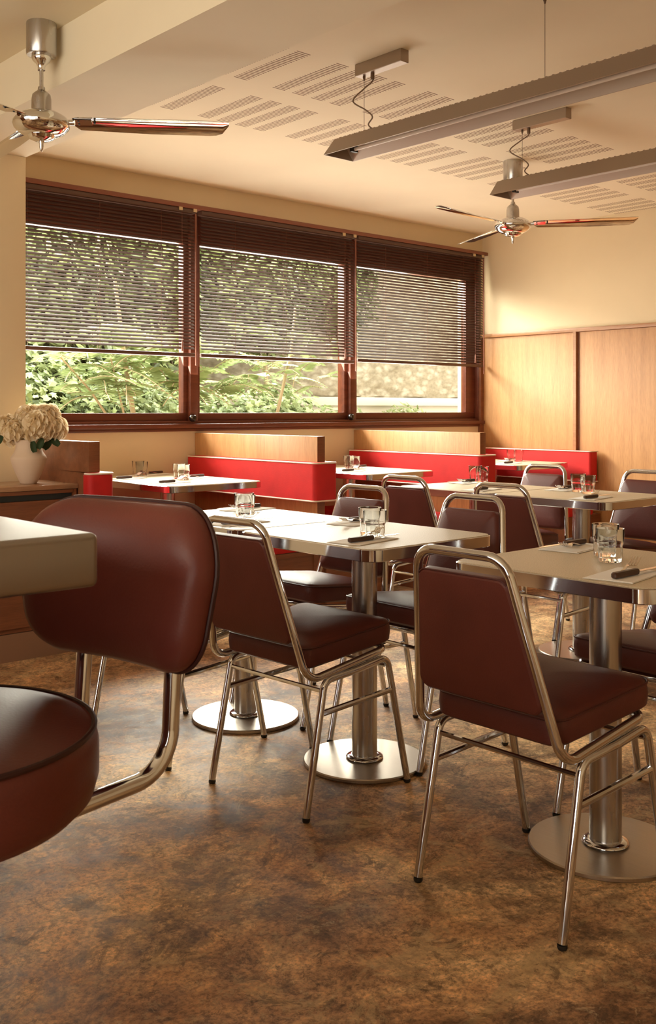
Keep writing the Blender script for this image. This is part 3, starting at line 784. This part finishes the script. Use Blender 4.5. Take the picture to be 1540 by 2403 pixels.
# ------------------------------------------------------------------ hanging trough lamps
def make_trough(label, x, y1, y0, boxy, wires):
    t = thing('linear_pendant_lamp', label, 'pendant lamp', (x, 0, 0), 0, 'long metal trough pendant lamps')
    zb, zt, hb, ht, th = 2.256, 2.335, 0.089, 0.026, 0.0022
    bm = bmesh.new()
    prof = [(-hb, zb), (-ht, zt), (ht, zt), (hb, zb), (hb - 0.004, zb), (ht - th, zt - th), (-ht + th, zt - th), (-hb + 0.004, zb)]
    a = [bm.verts.new((p[0], y0, p[1])) for p in prof]; b = [bm.verts.new((p[0], y1, p[1])) for p in prof]
    for i in range(8):
        f = bm.faces.new((a[i], a[(i + 1) % 8], b[(i + 1) % 8], b[i])); f.material_index = 1 if i in (4, 5, 6) else 0
    bm.faces.new(a[::-1]); bm.faces.new(b)
    h = obj('housing', bm, ['alu', 'alu_in'], t)
    for ye in (y0, y1 - 0.003):
        e = bmesh.new(); pr = [(-hb + 0.003, zb), (hb - 0.003, zb), (ht - 0.001, zt - 0.001), (-ht + 0.001, zt - 0.001)]
        lo = [e.verts.new((p[0], ye, p[1])) for p in pr]; up = [e.verts.new((p[0], ye + 0.003, p[1])) for p in pr]
        e.faces.new(lo[::-1]); e.faces.new(up)
        for i in range(4): e.faces.new((lo[i - 1], lo[i], up[i], up[i - 1]))
        obj('end_cap', e, 'alu', t)
    obj('tube_lamp', TB([(0.006, y0 + 0.08, zt - 0.056), (0.006, y1 - 0.10, zt - 0.056)], 0.008, 12), 'tube_lamp', t)
    obj('lamp_holder', B(-0.012, 0.024, y1 - 0.10, y1 - 0.085, zt - 0.068, zt - 0.002), 'black', t)
    fin = bmesh.new(); k = y0 + 0.06
    while k < y1 - 0.03: box(fin, -ht + 0.002, ht - 0.002, k, k + 0.008, zt, zt + 0.0035); k += 0.03
    obj('vent_ribs', fin, 'alu', t)
    obj('ceiling_box', B(-0.024, 0.024, boxy[0], boxy[1], ZC - 0.052, ZC, 0.002, 1), 'alu', t)
    yb = boxy[1] - 0.03
    for i, wy in enumerate(wires):
        zt_ = ZC - 0.052 if i == 0 else ZC
        obj('suspension_wire', TB([(0, wy, zt), (0, wy, zt_)], 0.0011, 6), 'wire', t)
        obj('wire_grip', LT([(0, -0.02), (0.003, -0.02), (0.0045, -0.012), (0.006, -0.010), (0.006, 0.0), (0, 0)], 12, 0, wy, zt_), 'wire', t)
    wy = boxy[1] - 0.085
    pts = [(0, wy, ZC - 0.052), (0.0, wy, ZC - 0.085), (0.0, wy + 0.05, ZC - 0.105), (-0.005, wy + 0.115, ZC - 0.145), (0, wy + 0.04, ZC - 0.20), (0.004, wy + 0.005, ZC - 0.235), (0.0, wy + 0.025, ZC - 0.265), (0.0, wy - 0.01, zt)]
    cu = []
    P = [Vector(p) for p in pts]; P = [P[0]] + P + [P[-1]]
    for i in range(1, len(P) - 2):
        for k in range(8):
            s = k / 8; p0, p1, p2, p3 = P[i - 1], P[i], P[i + 1], P[i + 2]
            cu.append(0.5 * ((2 * p1) + (p2 - p0) * s + (2 * p0 - 5 * p1 + 4 * p2 - p3) * s * s + (3 * p1 - p0 - 3 * p2 + p3) * s ** 3))
    cu.append(P[-1])
    obj('power_cable', TB(cu, 0.0032, 8), 'wire', t)
    obj('cable_gland', LT([(0, -0.028), (0.007, -0.028), (0.0085, -0.02), (0.0085, 0), (0, 0)], 14, 0, wy, ZC - 0.052), 'wire', t)
    return t
make_trough('long metal trough lamp hanging nearest, upper middle to right edge', 3.012, 3.27, 0.86, (2.868, 3.142), (3.108, 2.175, 1.02))
make_trough('long metal trough lamp hanging farther back in front of the far fan', 4.19, 3.305, 0.90, (2.885, 3.21), (3.165, 2.20, 1.05))

# ------------------------------------------------------------------ cabinet, vase and peonies
t = thing('sideboard_cabinet', 'red brown wooden cabinet with pale top under the vase', 'cabinet', (0, 0, 0))
obj('carcass', B(0.75, 2.345, 4.40, 4.745, 0.128, 0.776), 'brown_wood', t)
obj('worktop', B(0.73, 2.348, 4.385, 4.748, 0.776, 0.798, 0.002), mat_wood('pale_top', (0.40, 0.22, 0.12), (0.47, 0.27, 0.15), (0.54, 0.33, 0.19), 'X', 0.22), t)
obj('plinth', B(0.75, 2.345, 4.392, 4.745, 0.0, 0.126), 'plinth', t)
for a, b in ((0.76, 1.545), (1.555, 2.322)):
    d = obj('door', B(a, b, 4.384, 4.400, 0.150, 0.728, 0.0015, 1), 'brown_wood', t)
obj('handle_slot', B(0.78, 2.318, 4.394, 4.401, 0.730, 0.758), 'slot', t)
obj('top_rail', B(0.76, 2.322, 4.386, 4.400, 0.758, 0.774), 'brown_wood', t)
obj('side_stile', B(2.324, 2.340, 4.386, 4.400, 0.150, 0.774), 'brown_wood', t)

VX, VY, VZ = 2.18, 4.56, 0.7982
vz = obj('vase', LT([(0, 0), (0.036, 0), (0.040, 0.004), (0.062, 0.050), (0.079, 0.095), (0.0845, 0.118), (0.0845, 0.124), (0.078, 0.134), (0.067, 0.150), (0.0605, 0.170), (0.0615, 0.190), (0.066, 0.208),
                   (0.063, 0.209), (0.057, 0.190), (0.056, 0.170), (0.062, 0.150), (0.078, 0.122), (0.06, 0.06), (0.034, 0.008), (0, 0.008)], 56), 'vase')
vz.location = (VX, VY, VZ); tag(vz, 'matte cream ceramic vase standing on the left cabinet', 'vase')
def petal(bm, base, dirv, up, L, W, curl, ruff):
    d = dirv.normalized(); u = (up - d * up.dot(d)).normalized(); s = d.cross(u); rows = []
    for i in range(5):
        f = i / 4; wd = W * math.sin(PI * (0.18 + 0.62 * f)) ; row = []
        for j in range(5):
            g = j / 4 - 0.5
            z = curl * (f ** 2) * L + 0.25 * W * (2 * g) ** 2 + ruff * math.sin(7 * g + 11 * f + base.x * 90) * f
            row.append(bm.verts.new(base + d * (L * f * (1 - 0.25 * curl * f)) + u * z + s * (g * 2 * wd * 0.5)))
        rows.append(row)
    for i in range(4):
        for j in range(4): bm.faces.new((rows[i][j], rows[i][j + 1], rows[i + 1][j + 1], rows[i + 1][j]))
def peony(off_r, off_u, off_f, r, label, dens=1.0):
    c = Vector((VX, VY, VZ + 0.205)) + right * off_r + fwd * off_f + Vector((0, 0, off_u))
    t = thing('peony', label, 'flower', c, 0, 'cream peonies in the vase')
    bm = bmesh.new(); n = int(70 * dens)
    for k in range(n):
        ph = k * 2.399963; ct = 1 - 1.75 * (k + 0.5) / n; st = math.sqrt(max(0, 1 - ct * ct))
        d = Vector((st * math.cos(ph), st * math.sin(ph), ct))
        tang = Vector((0, 0, 1)) - d * d.z
        if tang.length < 0.1: tang = Vector((1, 0, 0)) - d * d.x
        tang.normalize(); tang = (tang + d.cross(tang) * random.uniform(-0.7, 0.7)).normalized()
        rr = r * random.uniform(0.72, 0.9)
        petal(bm, d * rr - tang * r * 0.32, tang + d * 0.18, d, r * random.uniform(0.75, 1.0), r * random.uniform(0.95, 1.35), -0.30, r * 0.045)
    ic = bmesh.ops.create_icosphere(bm, subdivisions=2, radius=r * 0.78)
    obj('petals', bm, 'petal', t, sharp=80)
    e = Vector((VX, VY, VZ + 0.04)) - c
    m_ = Vector((VX, VY, VZ + 0.195)) - c + Vector((off_r, off_f, 0)) * 0.1
    obj('stem', TB([(0, 0, -r * 0.4), m_, e], 0.0028, 8), 'green', t)
    return t, c
P_ = [(0.058, 0.062, -0.030, 0.066, 'large open cream peony at the front of the vase bouquet', 1.0), (-0.002, 0.100, 0.02, 0.060, 'cream peony at the top left of the bouquet', 0.9),
      (0.075, 0.108, 0.035, 0.058, 'cream peony at the top right of the bouquet', 0.9), (0.112, 0.055, 0.02, 0.056, 'cream peony at the right edge of the bouquet, nearest window', 0.8),
      (-0.050, 0.042, -0.035, 0.050, 'rounded cream peony at the left front of the bouquet', 0.7), (-0.098, 0.068, 0.0, 0.048, 'cream peony at the left edge of the photo', 0.7),
      (-0.082, 0.002, 0.02, 0.034, 'small cream peony drooping below the left leaves', 0.5)]
for i, (a, b, c_, r, lab, dn) in enumerate(P_):
    t, cc = peony(a, b, c_, r, lab, dn)
    if i in (0, 3, 5):
        bm = bmesh.new()
        for q in range(2):
            base = right * (0.03 if i == 0 else (0.0 if i == 3 else 0.03)) * (1 if q else -0.6) + Vector((0, 0, -r * (0.75 if q else 0.95))) - fwd * (r * 0.55)
            petal(bm, base, right * (0.6 if i else -0.2) * (1 if q else -1) + Vector((0, 0, -0.8 if q == 0 else -0.5)), -fwd, 0.055, 0.034, 0.1, 0.002)
        obj('leaf', bm, 'green', t)

# ------------------------------------------------------------------ bar counter and stool
t = thing('bar_counter', 'stainless steel counter corner at the left edge, nearest the camera', 'counter', (0, 0, 0))
obj('countertop', B(-0.75, 0.538, 0.957, 3.0, 0.9625, 1.02, 0.008, 4), 'counter', t)
obj('counter_body', B(-0.70, 0.02, 1.0, 2.96, 0.0, 0.9625), 'brown_wood', t)
SX, SY = 0.42, 1.157; SROT = D(11.5)
t = thing('bar_stool', 'oxblood leather bar stool with round seat and low padded back at the counter', 'bar stool', (SX, SY, 0), SROT)
R_ = 0.2
st = obj('seat', LT([(0, 0.688), (R_ * 0.78, 0.688), (R_ * 0.9, 0.694), (R_ * 0.97, 0.708), (R_ * 1.0, 0.73), (R_ * 1.0, 0.765), (R_ * 0.985, 0.779), (R_ * 0.955, 0.786), (R_ * 0.8, 0.793), (R_ * 0.5, 0.799), (0, 0.802)], 72), 'stool_leather', t)
obj('piping', TB([(R_ * 0.972 * math.cos(2 * PI * k / 64), R_ * 0.972 * math.sin(2 * PI * k / 64), 0.785) for k in range(64)], 0.0036, 8, closed=True), 'stool_dark', st)
bm = bmesh.new()
ol = rpoly([(-0.158, 0.808), (0.158, 0.808), (0.205, 1.024), (-0.205, 1.024)], [0.075, 0.075, 0.08, 0.08], 10, 8)
lay = [(0.05, 0.45, 0.026), (0.045, 0.75, 0.025), (0.03, 1, 0.022), (0.014, 1, 0.018), (0.005, 1, 0.011), (0, 1, 0.0), (0.002, 1, -0.012), (0.010, 1, -0.025), (0.022, 1, -0.034), (0.045, 1, -0.041), (0.05, 0.7, -0.045), (0.05, 0.4, -0.046), (0, 0, -0.046)]
def bend(p):  # (y, z, depth) -> stool coordinates; ends curve toward the seat, top leans back
    return Vector((0.318 + p.z - 0.95 * p.x * p.x + (p.y - 0.92) * 0.10, p.x, p.y))
cushion(bm, ol, lay)
for v in bm.verts: v.co = bend(v.co)
bk = obj('backrest', bm, 'stool_leather', t)
obj('piping', TB([bend(Vector((x * 1.003, 0.917 + (y - 0.917) * 1.003, 0.006))) for x, y in ol], 0.0034, 8, closed=True), 'stool_dark', bk)
for s in (-1, 1):
    pth = fillet([bend(Vector((s * 0.088, 0.86, 0.012))), Vector((0.305, s * 0.09, 0.675)), Vector((0.06, s * 0.075, 0.668))], [0, 0.06, 0], 10)
    obj('back_support', TB(pth, 0.0115, 14), 'chrome', t)
obj('mounting_plate', B(-0.075, 0.075, -0.075, 0.075, 0.660, 0.688), 'black', t)
obj('column', LT([(0, 0.02), (0.032, 0.02), (0.032, 0.66), (0, 0.66)], 32), 'chrome', t)
obj('floor_base', LT([(0, 0), (0.2, 0), (0.205, 0.006), (0.19, 0.016), (0.05, 0.03), (0, 0.03)], 48), 'chrome', t)
fr = bmesh.new(); tube(fr, [(0.15 * math.cos(2 * PI * k / 40), 0.15 * math.sin(2 * PI * k / 40), 0.28) for k in range(40)], 0.010, 10, closed=True)
for k in range(3):
    a = k * 2 * PI / 3; tube(fr, [(0.03 * math.cos(a), 0.03 * math.sin(a), 0.28), (0.148 * math.cos(a), 0.148 * math.sin(a), 0.28)], 0.008, 8)
obj('footrest_ring', fr, 'chrome', t)

# ------------------------------------------------------------------ outside the window
o = struct('floor_garden', B(-6, 16, YW + 0.25, 14, -0.4, -0.05), 'soil', 'earth ground of the garden outside the window', 'ground')
o = struct('floor_pavement', B(-12, XL - 0.1, -8, 10, -0.4, -0.05), 'pavement', 'pavement outside the shopfront', 'ground')
# rubble wall: displaced grid with thickness
bm = bmesh.new(); x0, x1, nx, nz = 1.5, 14.5, 190, 60
from mathutils import noise as mn
def bumpy(x, z): 
    d, _ = mn.voronoi(Vector((x * 3.4, 0, z * 5.2)))
    return 0.16 * (0.5 - min(d[0], 0.5)) + 0.03 * mn.noise(Vector((x * 9, 3, z * 9)))
Gd = [[bm.verts.new((x0 + (x1 - x0) * i / nx, 9.0 - bumpy(x0 + (x1 - x0) * i / nx, 1.32 + 1.9 * k / nz), 1.32 + 1.9 * k / nz)) for i in range(nx + 1)] for k in range(nz + 1)]
for k in range(nz):
    for i in range(nx): bm.faces.new((Gd[k][i], Gd[k][i + 1], Gd[k + 1][i + 1], Gd[k + 1][i]))
box(bm, x0, x1, 9.0, 9.4, -0.06, 3.22)
sw = obj('stone_wall', bm, 'stone', sharp=60); tag(sw, 'pale rubble stone wall seen through the right window', 'wall')
bm = bmesh.new(); box(bm, 1.5, 14.5, 8.62, 9.0, 1.20, 1.30, 0.01); box(bm, 1.5, 14.5, 8.70, 9.0, -0.06, 1.20)
lg = obj('wall_ledge', bm, 'ledge'); tag(lg, 'pale rendered ledge at the foot of the stone wall outside', 'ledge')
def leaf_poly(bm, c, nrm, spin, s, kind):
    n = nrm.normalized(); a = n.orthogonal().normalized(); a = (Matrix.Rotation(spin, 3, n) @ a); b = n.cross(a)
    if kind == 'ivy': sh = [(0, -0.1), (0.5, 0.1), (0.3, 0.35), (0.42, 0.8), (0.14, 0.7), (0, 1.1), (-0.14, 0.7), (-0.42, 0.8), (-0.3, 0.35), (-0.5, 0.1)]
    else: sh = [(0, 0), (0.18, 0.3), (0.16, 0.7), (0, 1.1), (-0.16, 0.7), (-0.18, 0.3)]
    ce = bm.verts.new(c + b * s * 0.4 + n * s * 0.08)
    vs_ = [bm.verts.new(c + a * x * s + b * y * s) for x, y in sh]
    for i in range(len(vs_)): bm.faces.new((ce, vs_[i], vs_[(i + 1) % len(vs_)]))
def foliage(name, label, region, count, size, mat, kind='ivy', stems=None):
    t = thing(name, label, 'shrub', (region[0][0], region[0][1], -0.05))
    bm = bmesh.new(); lo = Vector(t.location)
    for k in range(count):
        c = random.choices(region, weights=[q[6] for q in region])[0]
        while True:
            p = Vector((random.uniform(-1, 1), random.uniform(-1, 1), random.uniform(-1, 1)))
            if 0.45 < p.length < 1: break
        pos = Vector((c[0] + p.x * c[3], c[1] + p.y * c[4], c[2] + p.z * c[5]))
        n = Vector((p.x + random.gauss(0, 0.5), p.y - 0.6 + random.gauss(0, 0.5), abs(p.z) + 0.6 + random.gauss(0, 0.5)))
        leaf_poly(bm, pos - lo, n, random.uniform(0, 6.28), size * random.uniform(0.6, 1.3), kind)
    f = obj('foliage', bm, mat, t, smooth=False); f['kind'] = 'stuff'
    bm = bmesh.new()
    for c in region:
        tube(bm, [Vector((c[0], c[1] + 0.05, -0.05)) - lo, Vector((c[0] + 0.1, c[1], c[2] * 0.5)) - lo, Vector((c[0], c[1], c[2])) - lo], [0.035, 0.025, 0.012], 7)
    obj('stem', bm, 'bark', t)
    return t
iv = [(3.5 + 0.45 * i, 7.7 + 0.12 * math.sin(i * 2.1), 0.72 + 0.08 * math.sin(i * 1.3) - 0.028 * max(0, i - 3), 0.5, 0.42, 0.86 - 0.035 * max(0, i - 3), 1.0) for i in range(9)]
foliage('ivy_hedge', 'dense ivy hedge outside the left and middle windows', iv, 11000, 0.075, 'ivy')
foliage('leafy_tree', 'dark leafy tree outside, behind the left blind', [(4.25, 8.35, 2.45, 0.7, 0.4, 0.85, 1.2), (5.35, 8.4, 2.6, 0.75, 0.4, 0.9, 1.3), (4.0, 8.3, 1.5, 0.6, 0.4, 0.55, 0.8), (5.0, 8.3, 1.6, 0.6, 0.35, 0.5, 0.6)], 8500, 0.12, 'tree', 'leaf')
foliage('leafy_tree', 'green leafy tree outside, behind the middle blind', [(6.45, 8.2, 2.5, 0.7, 0.35, 0.85, 1.2), (7.5, 8.2, 2.65, 0.65, 0.3, 0.75, 0.7)], 5000, 0.12, 'tree', 'leaf')
foliage('low_shrub', 'small light green shrub outside the right window corner', [(8.75, 8.35, 1.0, 0.35, 0.25, 0.22, 1)], 500, 0.07, 'sumac', 'leaf')
foliage('low_shrub', 'small ivy tuft below the stone wall outside, right of the middle mullion', [(6.85, 8.2, 0.95, 0.35, 0.25, 0.3, 1)], 500, 0.075, 'ivy')
def sumac(loc, label, fronds, trunk):
    t = thing('sumac_shrub', label, 'shrub', loc)
    bm = bmesh.new(); st_ = bmesh.new(); lo = Vector(loc)
    for pth, r in trunk: tube(st_, [Vector(p) - lo for p in pth], [r * (1 - 0.5 * i / (len(pth) - 1)) for i in range(len(pth))], 8)
    for (p, az, el, L) in fronds:
        p = Vector(p) - lo; d = Vector((math.cos(az) * math.cos(el), math.sin(az) * math.cos(el), math.sin(el))); pts = []
        side = d.cross(Vector((0, 0, 1))).normalized()
        for k in range(15):
            f = k / 14; q = p + d * L * f + Vector((0, 0, -0.45 * L * f * f)); pts.append(q)
            if k > 0:
                for s in (-1, 1):
                    ln = L * 0.30 * (1 - 0.55 * f) * random.uniform(0.85, 1.1); dv = (side * s + d * 0.35 + Vector((0, 0, -0.30))).normalized()
                    wv = d * (ln * 0.17); 
                    v = [bm.verts.new(q), bm.verts.new(q + dv * ln * 0.4 + wv), bm.verts.new(q + dv * ln), bm.verts.new(q + dv * ln * 0.45 - wv)]
                    bm.faces.new(v)
        tube(st_, pts[::3] + [pts[-1]], 0.004, 5)
    f = obj('foliage', bm, 'sumac', t, smooth=False); f['kind'] = 'stuff'
    obj('stem', st_, 'bark', t)
fr_ = []
for k in range(64):
    x = random.uniform(3.7, 5.3); fr_.append(((x, random.uniform(6.9, 7.3), random.uniform(1.25, 1.75)), random.uniform(3.3, 6.1), random.uniform(0.1, 0.7), random.uniform(0.35, 0.6)))
sumac((4.35, 7.15, -0.05), 'light green sumac shrub with bare stems outside the left window', fr_,
      [([(4.30, 7.1, -0.05), (4.33, 7.1, 0.9), (4.22, 7.1, 1.5), (4.15, 7.15, 2.2)], 0.028), ([(4.25, 7.05, -0.05), (4.15, 7.0, 0.9), (3.85, 7.0, 1.3), (3.6, 7.0, 1.55)], 0.014), ([(4.2, 7.0, -0.05), (4.12, 6.95, 1.1), (4.0, 6.95, 1.55)], 0.012)])
fr_ = []
for k in range(30):
    x = random.uniform(5.35, 6.5); fr_.append(((x, random.uniform(7.0, 7.3), random.uniform(1.3, 1.9)), random.uniform(3.3, 6.1), random.uniform(0.1, 0.7), random.uniform(0.3, 0.5)))
sumac((5.8, 7.15, -0.05), 'light green sumac shrub outside the middle window', fr_, [([(5.8, 7.1, -0.05), (5.75, 7.1, 1.0), (5.95, 7.1, 1.7), (6.0, 7.1, 2.1)], 0.02)])

# ------------------------------------------------------------------ put each thing's empty at its own base
for o in [q for q in C.objects if q.type == 'EMPTY' and q.parent is None and q.location.x == 0 and q.location.y == 0 or q.name.startswith('linear_pendant')]:
    if o.parent is not None or o.type != 'EMPTY': continue
    pts = [ch.location + v.co for ch in o.children if ch.type == 'MESH' for v in ch.data.vertices]
    lo = Vector([min(p[i] for p in pts) for i in range(3)]); hi = Vector([max(p[i] for p in pts) for i in range(3)])
    off = Vector(((lo.x + hi.x) / 2, (lo.y + hi.y) / 2, lo.z))
    o.location = o.location + off
    for ch in o.children: ch.location = ch.location - off
